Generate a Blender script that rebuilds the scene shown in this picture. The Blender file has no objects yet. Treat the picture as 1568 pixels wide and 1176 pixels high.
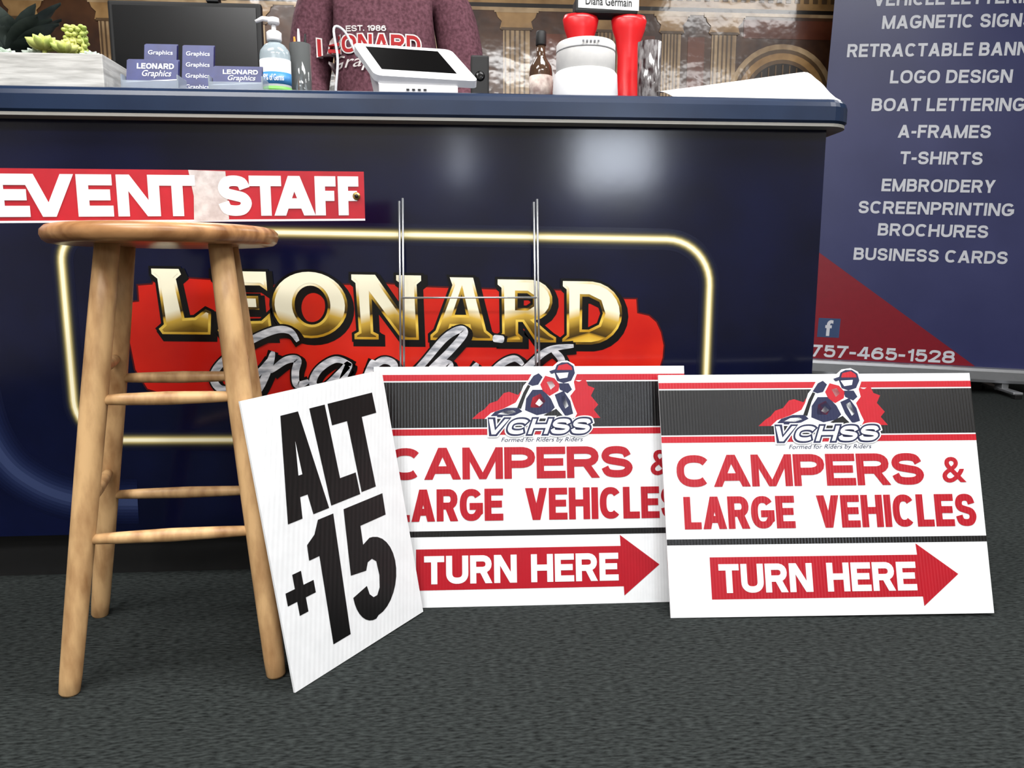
import bpy, bmesh, math, random
from mathutils import Vector, Matrix
from mathutils.bvhtree import BVHTree
random.seed(7)
scene = bpy.context.scene
COL = scene.collection
V = Vector

def lin(c):
    return tuple(((x/255.)/12.92 if x/255. <= .04045 else ((x/255.+.055)/1.055)**2.4) for x in c)+(1.,)

def M(name, rgb, rough=.5, metal=0., rgb2=None, scale=30., stretch=(1,1,1), bump=0., coat=0.,
      emit=0., trans=0., spec=.5, flute=0., detail=4., lo=.35, hi=.65, dist=.002, coatr=.08, coatbump=False):
    m = bpy.data.materials.new(name); m.use_nodes = True
    nt = m.node_tree; N = nt.nodes; L = nt.links
    b = N['Principled BSDF']
    b.inputs['Roughness'].default_value = rough
    b.inputs['Metallic'].default_value = metal
    b.inputs['Specular IOR Level'].default_value = spec
    b.inputs['Coat Weight'].default_value = coat
    b.inputs['Coat Roughness'].default_value = coatr
    b.inputs['Transmission Weight'].default_value = trans
    tc = N.new('ShaderNodeTexCoord'); mp = N.new('ShaderNodeMapping')
    mp.inputs['Scale'].default_value = stretch
    L.new(tc.outputs['Object'], mp.inputs['Vector'])
    no = N.new('ShaderNodeTexNoise'); no.inputs['Scale'].default_value = scale
    no.inputs['Detail'].default_value = detail
    L.new(mp.outputs['Vector'], no.inputs['Vector'])
    cr = N.new('ShaderNodeValToRGB')
    cr.color_ramp.elements[0].position = lo; cr.color_ramp.elements[1].position = hi
    c1 = lin(rgb)
    c2 = lin(rgb2) if rgb2 else tuple(min(1, x*1.06) for x in c1[:3])+(1.,)
    cr.color_ramp.elements[0].color = c1; cr.color_ramp.elements[1].color = c2
    L.new(no.outputs['Fac'], cr.inputs['Fac'])
    L.new(cr.outputs['Color'], b.inputs['Base Color'])
    if emit:
        L.new(cr.outputs['Color'], b.inputs['Emission Color'])
        b.inputs['Emission Strength'].default_value = emit
    if bump:
        bp = N.new('ShaderNodeBump'); bp.inputs['Strength'].default_value = bump
        bp.inputs['Distance'].default_value = dist
        L.new(no.outputs['Fac'], bp.inputs['Height']); L.new(bp.outputs['Normal'], b.inputs['Normal'])
        if coatbump: L.new(bp.outputs['Normal'], b.inputs['Coat Normal'])
    if flute:
        wv = N.new('ShaderNodeTexWave'); wv.inputs['Scale'].default_value = 50
        L.new(tc.outputs['Object'], wv.inputs['Vector'])
        bp = N.new('ShaderNodeBump'); bp.inputs['Strength'].default_value = flute
        bp.inputs['Distance'].default_value = .0006
        L.new(wv.outputs['Fac'], bp.inputs['Height']); L.new(bp.outputs['Normal'], b.inputs['Normal'])
    return m

# ---------------------------------------------------------------- grotesque stroke lettering
def smoothpath(pts,n=6):
    out=[]; P=[V(tuple(p)+(0,)) if len(p)==2 else V(p) for p in pts]; P=[P[0]]+P+[P[-1]]
    for i in range(1,len(P)-2):
        for k in range(n):
            t=k/n; a,b,c,d=P[i-1:i+3]
            out.append(.5*((2*b)+(-a+c)*t+(2*a-5*b+4*c-d)*t*t+(-a+3*b-3*c+d)*t**3))
    out.append(P[-2]); return out
GW={'A':.78,'B':.68,'C':.74,'D':.71,'E':.62,'F':.57,'G':.77,'H':.71,'I':0,'K':.72,'L':.56,'M':.86,'N':.73,'O':.79,'P':.66,'R':.71,'S':.68,'T':.64,'U':.71,'V':.74,'W':1.02,'Y':.70,'&':.78,' ':.22,'-':.32,'.':0,
    '0':.6,'1':.34,'2':.58,'4':.62,'5':.58,'6':.6,'7':.56,'8':.6,'9':.6}
def sup(a,e=.82,cx=.5,cy=.5,rx=.5,ry=.5):
    c,s=math.cos(math.radians(a)),math.sin(math.radians(a))
    return (cx+rx*math.copysign(abs(c)**e,c),cy+ry*math.copysign(abs(s)**e,s))
def glyph(ch,w,s,grow=0.):
    out=[]; hs=s/2; hw=hs+grow; part=[0]
    def mp(p): return V((hs+p[0]*(w-s),hs+p[1]*(1-s)))
    def rib(pts,cap=True,closed=False):
        P=[mp(p) for p in pts]; n=len(P)
        e=hw if cap else grow
        if not closed and e:
            a=(P[0]-P[1]).normalized(); b=(P[-1]-P[-2]).normalized(); P[0]=P[0]+a*e; P[-1]=P[-1]+b*e
        LR=[]
        for i in range(n):
            if closed: d0=(P[i]-P[i-1]).normalized(); d1=(P[(i+1)%n]-P[i]).normalized()
            else:
                d1=(P[min(i+1,n-1)]-P[min(i,n-2)]).normalized(); d0=(P[max(i,1)]-P[max(i-1,0)]).normalized()
            n0=V((-d0.y,d0.x)); n1=V((-d1.y,d1.x)); m=n0+n1
            m=m/max(.5,m.dot(n0)) if m.length>1e-4 else n0
            LR.append((P[i]+m*hw,P[i]-m*hw))
        for i in range(n if closed else n-1):
            j=(i+1)%n; out.append((part[0],[LR[i][0],LR[i][1],LR[j][1],LR[j][0]]))
        part[0]+=1
    def dg(x0,x1,y0=0.,y1=1.,k=1.12):
        t=s*k; a,b=x0*(w-t),x1*(w-t); g=grow; q0=y0-(g if y0==0 else 0); q1=y1+(g if y1==1 else 0)
        out.append((part[0],[V((a-g,q0)),V((a+t+g,q0)),V((b+t+g,q1)),V((b-g,q1))])); part[0]+=1
    def bowl(xa,y0,y1,x1=1.): 
        return [(0,y1),(xa,y1)]+[sup(a,.9,xa,(y0+y1)/2,x1-xa,(y1-y0)/2) for a in range(80,-81,-20)]+[(xa,y0),(0,y0)]
    if ch=='A': dg(0,.5); dg(1,.5); rib([(.22,.24),(.78,.24)],False)
    elif ch=='B': rib([(0,0),(0,1)]); rib(bowl(.6,.53,1,.93)); rib(bowl(.62,0,.53))
    elif ch=='C': rib([sup(a) for a in range(38,323,12)],False)
    elif ch=='D': rib([(0,0),(0,1)]); rib(bowl(.45,0,1))
    elif ch=='E':
        rib([(0,0),(0,1)]); rib([(0,0),(1,0)]); rib([(0,1),(1,1)]); rib([(0,.52),(.9,.52)])
    elif ch=='F': rib([(0,0),(0,1)]); rib([(0,1),(1,1)]); rib([(0,.5),(.85,.5)])
    elif ch=='G': rib([sup(a) for a in range(38,331,12)]+[(1,.22),(1,.44)],False); rib([(.6,.44),(1,.44)])
    elif ch=='H': rib([(0,0),(0,1)]); rib([(1,0),(1,1)]); rib([(0,.52),(1,.52)])
    elif ch=='I': rib([(.5,0),(.5,1)])
    elif ch=='K': rib([(0,0),(0,1)]); dg(.08,1,.32,1,1.3); dg(1,.34,0,.6,1.3)
    elif ch=='L': rib([(0,0),(0,1)]); rib([(0,0),(1,0)])
    elif ch=='M': rib([(0,0),(0,1)]); rib([(1,0),(1,1)]); dg(.5,0,0,1,.95); dg(.5,1,0,1,.95)
    elif ch=='N': rib([(0,0),(0,1)]); rib([(1,0),(1,1)]); dg(1,0,0,1,1.15)
    elif ch in 'O0': rib([sup(a) for a in range(0,360,12)],closed=True)
    elif ch=='P': rib([(0,0),(0,1)]); rib(bowl(.55,.44,1))
    elif ch=='R': rib([(0,0),(0,1)]); rib(bowl(.58,.47,1,.96)); dg(1,.55,0,.5,1.15)
    elif ch=='S': rib([(p.x,p.y) for p in smoothpath([(.95,.74),(.82,.94),(.5,1),(.16,.95),(.02,.76),(.14,.59),(.5,.51),(.86,.43),(1,.25),(.84,.05),(.5,0),(.14,.06),(.0,.28)],4)],False)
    elif ch=='T': rib([(0,1),(1,1)]); rib([(.5,0),(.5,1)])
    elif ch=='U': rib([(0,1),(0,.35)]+[sup(a,.85,.5,.35,.5,.35) for a in range(192,349,12)]+[(1,.35),(1,1)])
    elif ch=='V': dg(.5,0); dg(.5,1)
    elif ch=='W': dg(.27,0,0,1,1); dg(.27,.5,0,1,1); dg(.73,.5,0,1,1); dg(.73,1,0,1,1)
    elif ch=='Y': dg(.5,0,.38,1); dg(.5,1,.38,1); rib([(.5,0),(.5,.42)])
    elif ch=='-': rib([(0,.42),(1,.42)])
    elif ch=='.': out.append((0,[V((0,0)),V((s,0)),V((s,s)),V((0,s))]))
    elif ch=='1': rib([(1,0),(1,1)]); rib([(0,.78),(.9,.9)],False)
    elif ch=='2': rib([(p.x,p.y) for p in smoothpath([(0,.72),(.15,.95),(.5,1),(.9,.92),(.95,.68),(.6,.36),(.05,.0)],4)],False); rib([(0,0),(1,0)])
    elif ch=='4': rib([(.75,0),(.75,1)]); rib([(0,.25),(1,.25)]); dg(0,.62,.2,1)
    elif ch=='5': rib([(.92,1),(.14,1),(.08,.5)],False); rib([(p.x,p.y) for p in smoothpath([(.06,.5),(.3,.64),(.6,.65),(.94,.55),(1,.3),(.85,.05),(.5,0),(.15,.05),(0,.24)],4)],False)
    elif ch=='6': rib([sup(a,.85,.5,.31,.5,.31) for a in range(0,360,15)],closed=True); rib([(p.x,p.y) for p in smoothpath([(.95,.84),(.6,1),(.2,.88),(0,.5),(0,.3)],4)],False)
    elif ch=='7': rib([(0,1),(1,1)]); dg(.2,.95)
    elif ch=='8': rib([sup(a,.85,.5,.26,.5,.26) for a in range(0,360,15)],closed=True); rib([sup(a,.85,.5,.76,.44,.24) for a in range(0,360,15)],closed=True)
    elif ch=='9': rib([sup(a,.85,.5,.69,.5,.31) for a in range(0,360,15)],closed=True); rib([(p.x,p.y) for p in smoothpath([(.05,.16),(.4,0),(.8,.12),(1,.5),(1,.7)],4)],False)
    return out

class B:
    """accumulates geometry into ONE mesh object"""
    def __init__(s, name): s.name=name; s.v=[]; s.f=[]; s.m=[]; s.sm=[]; s.mats=[]
    def mi(s, mat):
        if mat not in s.mats: s.mats.append(mat)
        return s.mats.index(mat)
    def add(s, vs, fs, mat, smooth=False):
        o=len(s.v); s.v += [tuple(p) for p in vs]
        for i,f in enumerate(fs):
            s.f.append([o+k for k in f]); s.m.append(s.mi(mat[i] if isinstance(mat,list) else mat)); s.sm.append(smooth)
    def box(s, c, size, mat, rot=None, bev=0.):
        bm=bmesh.new(); bmesh.ops.create_cube(bm,size=1)
        bmesh.ops.scale(bm,vec=size,verts=bm.verts)
        if bev: bmesh.ops.bevel(bm,geom=bm.edges[:],offset=bev,segments=2,affect='EDGES',profile=.6)
        if rot: bmesh.ops.rotate(bm,cent=(0,0,0),matrix=rot.to_3x3(),verts=bm.verts)
        bmesh.ops.translate(bm,vec=c,verts=bm.verts)
        bm.verts.index_update()
        s.add([v.co[:] for v in bm.verts],[[v.index for v in f.verts] for f in bm.faces],mat); bm.free()
    def lathe(s, prof, c, mat, seg=32, smooth=True, sx=1, sy=1, M4=None, wob=None):
        vs=[];fs=[]
        for r,z in prof:
            for i in range(seg):
                a=2*math.pi*i/seg; rr=r*(wob(a,z) if wob else 1)
                p=V((rr*math.cos(a)*sx, rr*math.sin(a)*sy, z))
                if M4: p=M4@p
                vs.append(V(c)+p)
        n=len(prof)
        for j in range(n-1):
            for i in range(seg):
                k=(i+1)%seg; fs.append([j*seg+i,j*seg+k,(j+1)*seg+k,(j+1)*seg+i])
        fs.append(list(range(seg))[::-1]); fs.append([(n-1)*seg+i for i in range(seg)])
        s.add(vs,fs,mat,smooth)
    def tube(s, pts, rad, mat, seg=10, sq=None):
        pts=[V(p) for p in pts]; n=len(pts)
        if not isinstance(rad,(list,tuple)): rad=[rad]*n
        vs=[];fs=[]; prev=None
        for i,p in enumerate(pts):
            d=(pts[min(i+1,n-1)]-pts[max(i-1,0)]).normalized()
            if prev is None:
                up=V((0,0,1)) if abs(d.z)<.9 else V((1,0,0)); x=d.cross(up).normalized()
            else: x=(prev-d*prev.dot(d)).normalized()
            prev=x; y=d.cross(x)
            for k in range(seg):
                a=2*math.pi*k/seg; vs.append(p+(x*math.cos(a)+y*math.sin(a))*rad[i])
        for j in range(n-1):
            for k in range(seg):
                l=(k+1)%seg; fs.append([j*seg+k,j*seg+l,(j+1)*seg+l,(j+1)*seg+k])
        fs.append(list(range(seg))[::-1]); fs.append([(n-1)*seg+i for i in range(seg)])
        s.add(vs,fs,mat,True)
    def sph(s, c, r, mat, seg=16, M4=None):
        prof=[]; n=seg//2
        for i in range(n+1):
            a=-math.pi/2+math.pi*i/n; prof.append((max(1e-5,math.cos(a)),math.sin(a)))
        R=r if isinstance(r,(tuple,list)) else (r,r,r)
        mm=Matrix.Diagonal((R[0],R[1],R[2],1))
        if M4: mm=M4@mm
        s.lathe(prof,c,mat,seg,True,M4=mm)
    def poly(s, surf, pts, off, mat):
        s.add([surf(a,b,off) for a,b in pts],[list(range(len(pts)))],mat)
    def shape(s, surf, vf, rect, base, off, mat, shear=0):
        vs,fs=vf; x0,x1,y0,y1=base; s0,t0,s1,t1=rect
        out=[]
        for x,y in vs:
            q=(y-y0)/(y1-y0); p=(x-x0)/(x1-x0)
            out.append(surf(s0+p*(s1-s0)+shear*q, t1+(t0-t1)*q, off))
        s.add(out,fs,mat)
    def text(s, surf, txt, rect, mat, off=.0008, bold=.0, shear=0):
        raw=text2d(txt,bold); xs=[p[0] for p in raw[0]]; ys=[p[1] for p in raw[0]]
        s.shape(surf,raw,rect,(min(xs),max(xs),min(ys),max(ys)),off,mat,shear)
    def caps(s, surf, txt, rect, mat, off=.0008, sw=.2, gap=.085, shear=0, outline=None):
        """upper-case grotesque lettering with even strokes fitted into a surface rect"""
        s0,t0,s1,t1=rect
        Wm=(surf(s1,t1)-surf(s0,t1)).length; Hm=(surf(s0,t0)-surf(s0,t1)).length; R=Wm/Hm
        tot=sum(GW[ch] for ch in txt); fix=sum(sw for ch in txt if GW[ch]==0)+gap*(len(txt)-1)
        k=(R-fix)/tot if tot else 1
        for grow,m,o in [(g,mt,off+.00025*i) for i,(g,mt) in enumerate(outline or [])]+[(0,mat,off+.00025*len(outline or []))]:
            x=0
            for ci,ch in enumerate(txt):
                w=GW[ch]*k if GW[ch] else sw
                for pt,q in (glyph(ch,w,sw,grow) if ch!=' ' else []):
                    oo=o+.00004*pt+(.00002 if ci%2 else 0)
                    s.add([surf(s0+((p.x+x)/R)*(s1-s0)+shear*p.y, t1+(t0-t1)*p.y, oo) for p in q],[[0,1,2,3]],m)
                x+=w+gap
    def done(s):
        me=bpy.data.meshes.new(s.name); me.from_pydata(s.v,[],s.f)
        for m in s.mats: me.materials.append(m)
        me.polygons.foreach_set('material_index',s.m); me.polygons.foreach_set('use_smooth',s.sm)
        me.update(); ob=bpy.data.objects.new(s.name,me); COL.objects.link(ob); return ob

def evalmesh(ob, data):
    COL.objects.link(ob); bpy.context.view_layer.update()
    dg=bpy.context.evaluated_depsgraph_get()
    me=bpy.data.meshes.new_from_object(ob.evaluated_get(dg))
    vs=[v.co.copy() for v in me.vertices]; fs=[list(p.vertices) for p in me.polygons]
    bpy.data.objects.remove(ob); bpy.data.meshes.remove(me)
    return vs,fs
_tc={}
def text2d(txt,bold):
    k=(txt,bold)
    if k in _tc: return _tc[k]
    cu=bpy.data.curves.new('t','FONT'); cu.body=txt; cu.size=1; cu.offset=bold; cu.resolution_u=4
    ob=bpy.data.objects.new('t',cu); vs,fs=evalmesh(ob,cu); bpy.data.curves.remove(cu)
    _tc[k]=([(p.x,p.y) for p in vs],fs); return _tc[k]
def fill2d(splines,off=0.):
    cu=bpy.data.curves.new('c','CURVE'); cu.dimensions='2D'; cu.fill_mode='BOTH'; cu.offset=off
    for sp in splines:
        q=cu.splines.new('POLY'); q.points.add(len(sp)-1)
        for i,(x,y) in enumerate(sp): q.points[i].co=(x,y,0,1)
        q.use_cyclic_u=True
    ob=bpy.data.objects.new('c',cu); vs,fs=evalmesh(ob,cu); bpy.data.curves.remove(cu)
    return [(p.x,p.y) for p in vs],fs
def skinmesh(chains, level=2):
    vs=[];es=[];rs=[];roots=[]
    for ch in chains:
        if isinstance(ch,dict):
            o=len(vs); vs+= [p for p,_ in ch['v']]; rs+=[r for _,r in ch['v']]; es+=[(a+o,b+o) for a,b in ch['e']]; roots.append(o)
        else:
            o=len(vs); vs+=[p for p,_ in ch]; rs+=[r for _,r in ch]; es+=[(o+i,o+i+1) for i in range(len(ch)-1)]; roots.append(o)
    me=bpy.data.meshes.new('sk'); me.from_pydata([tuple(v) for v in vs],es,[])
    ob=bpy.data.objects.new('sk',me)
    ob.modifiers.new('Skin','SKIN')
    if not me.skin_vertices:
        bm=bmesh.new(); bm.from_mesh(me); bm.verts.layers.skin.verify(); bm.to_mesh(me); bm.free()
    d=me.skin_vertices[0].data
    for i,r in enumerate(rs):
        d[i].radius=r if isinstance(r,tuple) else (r,r); d[i].use_root=(i in roots)
    sb=ob.modifiers.new('S','SUBSURF'); sb.levels=level; sb.render_levels=level
    return evalmesh(ob,me)
def quad(TL,TR,BR,BL):
    TL,TR,BR,BL=map(V,(TL,TR,BR,BL)); n=(TR-TL).cross(BL-TL).normalized()
    if n.y>0: n=-n
    BR=BR-n*(BR-TL).dot(n)          # keep the sheet perfectly flat
    def f(s,t,o=0.): return (TL*(1-s)+TR*s)*(1-t)+(BL*(1-s)+BR*s)*t+n*o
    return f

# ------------------------------------------------------------ camera
cam=bpy.data.cameras.new('camera'); co=bpy.data.objects.new('camera',cam); COL.objects.link(co)
cam.sensor_width=36; cam.lens=26.0; cam.clip_start=.02
co.location=(0,0,.664); co.rotation_euler=(math.radians(90-8.39),0,math.radians(-4.0))
scene.camera=co
scene.view_settings.view_transform='Standard'

# ------------------------------------------------------------ materials
carpet=M('carpet',(12,14,14),.95,rgb2=(61,66,65),scale=1,stretch=(70,230,130),bump=.7,detail=8,lo=.26,hi=.78,dist=.004,spec=.08)
wallp=M('wall_paint',(150,146,140),.8,rgb2=(160,156,150))
ceilm=M('ceiling_tile',(200,200,198),.9,rgb2=(180,180,178),scale=60)
navy=M('navy_vinyl',(4,7,31),.14,rgb2=(8,14,46),scale=5,spec=.55,bump=.03,dist=.01)
lipm=M('navy_laminate_edge',(18,34,60),.28,rgb2=(24,42,70),scale=8)
beige=M('counter_trim_strip',(150,148,142),.5)
blackm=M('black_matte',(8,8,9),.6,rgb2=(14,14,15))
blackg=M('black_gloss',(6,6,7),.15)
white=M('white_plastic',(228,228,230),.35)
paper=M('white_paper',(232,230,226),.7)
print_red=M('print_red',(186,24,16),.2,rgb2=(206,38,22),scale=6)
print_black=M('print_black',(4,4,6),.2)
silver=M('print_silver',(222,222,226),.25,rgb2=(138,142,150),scale=1,stretch=(30,30,110))
wood=M('honey_wood',(214,174,124),.42,rgb2=(136,92,54),scale=4,stretch=(10,10,3),detail=10,lo=.38,hi=.80,bump=.2,spec=.35)
wood_seat=M('seat_wood',(190,140,92),.3,rgb2=(128,84,48),scale=4,stretch=(2,14,4),detail=7)

def gold_mat(name,shift):
    m=M(name,(200,160,60),.25); nt=m.node_tree; N=nt.nodes; L=nt.links
    tc=N.new('ShaderNodeTexCoord'); sp=N.new('ShaderNodeSeparateXYZ'); L.new(tc.outputs['Object'],sp.inputs[0])
    mr=N.new('ShaderNodeMapRange'); mr.inputs['From Min'].default_value=.52-shift; mr.inputs['From Max'].default_value=.672-shift
    ad=N.new('ShaderNodeMath'); ad.operation='MULTIPLY_ADD'; ad.inputs[1].default_value=.3
    wv=N.new('ShaderNodeMath'); wv.operation='PINGPONG'; wv.inputs[1].default_value=.07
    L.new(sp.outputs['X'],wv.inputs[0]); L.new(wv.outputs[0],ad.inputs[0]); L.new(sp.outputs['Z'],ad.inputs[2])
    L.new(ad.outputs[0],mr.inputs['Value'])
    cr=N.new('ShaderNodeValToRGB'); e=cr.color_ramp.elements
    st=[(0,(84,62,10)),(.16,(184,138,32)),(.34,(232,198,84)),(.46,(206,160,46)),(.5,(56,40,10)),(.62,(116,88,20)),(.76,(206,168,66)),(.9,(246,240,212))]
    e[0].position=0; e[0].color=lin(st[0][1]); e[1].position=st[-1][0]; e[1].color=lin(st[-1][1])
    for p,c in st[1:-1]:
        q=e.new(p); q.color=lin(c)
    L.new(mr.outputs[0],cr.inputs[0]); L.new(cr.outputs[0],N['Principled BSDF'].inputs['Base Color']); return m
gold=gold_mat('gold_leaf',0); gold_in=gold_mat('gold_leaf_face',.055)

# ------------------------------------------------------------ room shell
def slab(name,c,size,mat):
    b=B(name); b.box(c,size,mat); return b.done()
slab('floor',(.6,.7,-.05),(7.4,7.6,.1),carpet)
slab('ceiling',(.6,.7,2.8),(7.4,7.6,.1),ceilm)
slab('wall_back',(.6,4.45,1.375),(7.4,.1,2.75),M('brown_wall',(60,40,28),.6))
slab('wall_left',(-3.05,.7,1.375),(.1,7.4,2.75),wallp)
slab('wall_right',(4.25,.7,1.375),(.1,7.4,2.75),wallp)
slab('wall_front',(.6,-3.05,1.375),(7.4,.1,2.75),wallp)
winglow=M('daylight_pane',(232,240,255),.5,emit=17.)
def window(name,x,z,w,h):
    b=B(name); b.box((x,-2.985,z),(w,.01,h),winglow)
    for dx in (-1,1): b.box((x+dx*(w/2+.02),-2.98,z),(.04,.04,h+.08),white,bev=.004)
    for dz in (-1,1): b.box((x,-2.98,z+dz*(h/2+.02)),(w,.04,.04),white,bev=.004)
    return b.done()
window('window_1',1.27,1.60,.60,.42)
window('window_2',.02,1.58,.07,.34)

def troffer(x,y,p):
    b=B('ceiling_light'); 
    for dx in (-1,1): b.box((x+dx*.62,y,2.735),(.04,.68,.03),white,bev=.004)
    for dy in (-1,1): b.box((x,y+dy*.32,2.735),(1.2,.04,.03),white,bev=.004)
    ob=b.done()
    l=bpy.data.lights.new('lamp','AREA'); l.shape='RECTANGLE'; l.size=1.18; l.size_y=.58; l.energy=p; l.color=(1,.99,.975)
    o=bpy.data.objects.new('lamp',l); COL.objects.link(o); o.parent=ob; o.location=(x,y,2.72)
for x,y,p in [(.64,.95,52),(-1.2,.4,50),(.7,-1.1,58),(-1.0,-1.3,66),(2.4,.6,30),(2.2,2.7,24),(-.9,3.0,42),(-.75,-2.5,34),(3.4,-2.3,34)]: troffer(x,y,p)  # last two troffers are added for sheen on the signs' black bands
w=bpy.data.worlds.new('world'); scene.world=w; w.use_nodes=True
w.node_tree.nodes['Background'].inputs[0].default_value=(.6,.65,.7,1); w.node_tree.nodes['Background'].inputs[1].default_value=.4

# ------------------------------------------------------------ counter
c=B('sales_counter')
c.box((-.4055,1.85,.5395),(2.389,.5,.865),navy)
c.box((-.43,1.862,.0535),(2.34,.434,.107),blackm)
def plan(i):
    x0,x1,y0,y1,r=-1.6,.836-i,1.56+i,2.18-i,.06-i
    P=[(x0,y1),(x0,y0)]
    for k in range(9):
        a=-math.pi/2+math.pi/2*k/8; P.append((x1-r+r*math.cos(a),y0+r+r*math.sin(a)))
    for k in range(9):
        a=math.pi/2*k/8; P.append((x1-r+r*math.cos(a),y1-r+r*math.sin(a)))
    return P
def stack(b,levels,mat,smooth=False):
    vs=[];fs=[]; n=len(plan(0))
    for i,z in levels: vs+=[(x,y,z) for x,y in plan(i)]
    for j in range(len(levels)-1):
        for k in range(n): l=(k+1)%n; fs.append([j*n+k,j*n+l,(j+1)*n+l,(j+1)*n+k])
    fs.append(list(range(n))); fs.append([(len(levels)-1)*n+k for k in range(n)]); b.add(vs,fs,mat,smooth)
stack(c,[(.005,.979),(0,.984),(0,1.012),(.003,1.021),(.008,1.027),(.016,1.03)],lipm)
stack(c,[(.012,.972),(.004,.9725),(.004,.9788),(.012,.979)],beige)
PF=1.600
def art(u,v,off=0.):
    X=-.14+(u-600)*.00138; Z=.595+(470-v)*.00137-.010*(X+.13)*1.6
    return V((X,PF-off,Z))
def ribbon(b,path,wd,off,mat,closed=True,taper=False):
    n=len(path); vs=[];fs=[]
    for i in range(n):
        a=V(path[(i-1)%n] if closed else path[max(i-1,0)]); d=V(path[(i+1)%n] if closed else path[min(i+1,n-1)])-a
        d.normalize(); q=V((-d.y,d.x)); p=V(path[i])
        ww_=wd*(1 if not taper else (.45+.55*math.sin(math.pi*min(1,max(0,.5*(1-abs(2*i/(n-1)-1)**3))))))
        for sgn in (-1,1):
            r=p+q*sgn*ww_/2; vs.append((r.x,PF-off,r.y))
    for i in range(n if closed else n-1):
        j=(i+1)%n; fs.append([2*i,2*i+1,2*j+1,2*j])
    b.add(vs,fs,mat)
def rrect(x0,x1,z0,z1,r,tilt=0):
    P=[]
    for cx,cz,a0,rr in ((x1,z1,0,r*1.15),(x0,z1,90,r*.8),(x0,z0,180,r),(x1,z0,270,r)):
        sx=-1 if cx==x1 else 1; sz=-1 if cz==z1 else 1
        for k in range(11):
            a=math.radians(a0+9*k); X=cx+sx*rr+rr*math.cos(a); P.append((X,cz+sz*rr+rr*math.sin(a)-tilt*(X+.13)))
    return P
path=rrect(-.815,.545,.307,.748,.085,.014)
glow=[(.046,(8,13,40)),(.039,(13,18,42)),(.033,(28,30,44)),(.027,(52,50,46)),(.022,(92,86,60)),(.0175,(140,128,84)),(.0135,(190,174,118)),(.010,(232,216,160)),(.0065,(255,248,214))]
for i,(wd,col) in enumerate(glow):
    ribbon(c,path,wd,.0003+.0002*i,M('neon_print_%d'%i,col,.2,rgb2=col))
arc=[(-1.02,.62),(-1.015,.5),(-1.005,.38),(-.985,.31),(-.955,.26),(-.915,.225),(-.87,.2),(-.82,.185),(-.76,.18),(-.7,.178)]
arc=[(p.x,p.y) for p in smoothpath(arc)]
for i,(wd,col) in enumerate([(.10,(7,13,42)),(.088,(10,17,47)),(.075,(14,22,53)),(.062,(20,28,60)),(.048,(27,36,69)),(.034,(38,48,82)),(.018,(50,61,96))]):
    ribbon(c,arc,wd,.0003+.0002*i,M('airbrush_print_%d'%i,col,.2,rgb2=col),False)
blob=[(200,520),(203,468),(219,466),(219,442),(240,440),(246,428),(330,432),(405,440),(540,436),(560,432),(650,438),(755,440),(860,440),(957,452),(979,452),(981,474),(1000,478),(1012,488),(1020,504),(1025,525),(1024,545),(1018,566),(1006,596),(960,616),(260,612),(222,600),(206,570)]
def artshape(vf,off,mat,du=0,dv=0): c.add([art(x+du,-y+dv,off) for x,y in vf[0]],vf[1],mat)
artshape(fill2d([[(x,-y) for x,y in blob]],2.5),.0020,M('print_maroon',(70,8,14),.2))
artshape(fill2d([[(x,-y) for x,y in blob]]),.0023,print_red)
def ell(cx,cy,rx,ry,n=36): return [(cx+rx*math.cos(2*math.pi*k/n),cy+ry*math.sin(2*math.pi*k/n)) for k in range(n)]
def arcp(cx,cy,rx,ry,a0,a1,n=10): return [(cx+rx*math.cos(math.radians(a0+(a1-a0)*k/n)),cy+ry*math.sin(math.radians(a0+(a1-a0)*k/n))) for k in range(n+1)]
LET=[
 [[(240,416),(280,416),(283,424),(275,431),(284,490),(299,489),(316,476),(324,480),(321,515),(250,515),(245,507),(253,500),(248,431),(240,424)]],
 [[(328,418),(408,418),(409,447),(398,439),(366,439),(368,455),(395,455),(396,476),(370,476),(372,494),(398,493),(411,481),(414,516),(336,516),(332,508),(339,500),(334,432),(328,426)]],
 [ell(472,468,57,51),ell(474,468,25,30)],
 [[(536,420),(572,420),(611,478),(611,433),(604,428),(604,420),(642,420),(642,428),(635,434),(637,520),(611,520),(566,457),(567,508),(575,512),(575,520),(538,520),(538,512),(545,508),(542,433),(536,428)]],
 [[(686,422),(722,422),(742,504),(752,512),(752,520),(710,520),(710,512),(716,508),(714,498),(688,498),(685,508),(692,512),(692,520),(655,520),(655,512),(663,505),(690,434)],[(704,448),(693,480),(711,480)]],
 [[(760,424),(806,424)]+arcp(812,456,34,32,-85,80,9)+[(842,508),(852,514),(852,522),(820,522),(799,490),(792,490),(792,508),(799,514),(799,522),(760,522),(760,514),(767,508),(766,437),(760,432)],[(791,445),(806,445),(815,451),(815,462),(806,468),(791,468)]],
 [[(862,425),(900,425)]+arcp(904,475,53,50,-85,85,12)+[(862,525),(862,516),(869,510),(868,438),(862,433)],[(893,449),(903,449),(920,457),(926,475),(920,493),(904,501),(893,501)]],
]
for sp in LET:
    s2=[[(x,-y) for x,y in q] for q in sp]
    artshape(fill2d(s2,6),.0026,print_black,4,5)
    artshape(fill2d(s2,4),.0028,print_black)
    artshape(fill2d(s2,0),.0031,gold)
    artshape(fill2d(s2,-4),.0034,gold_in)
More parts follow.
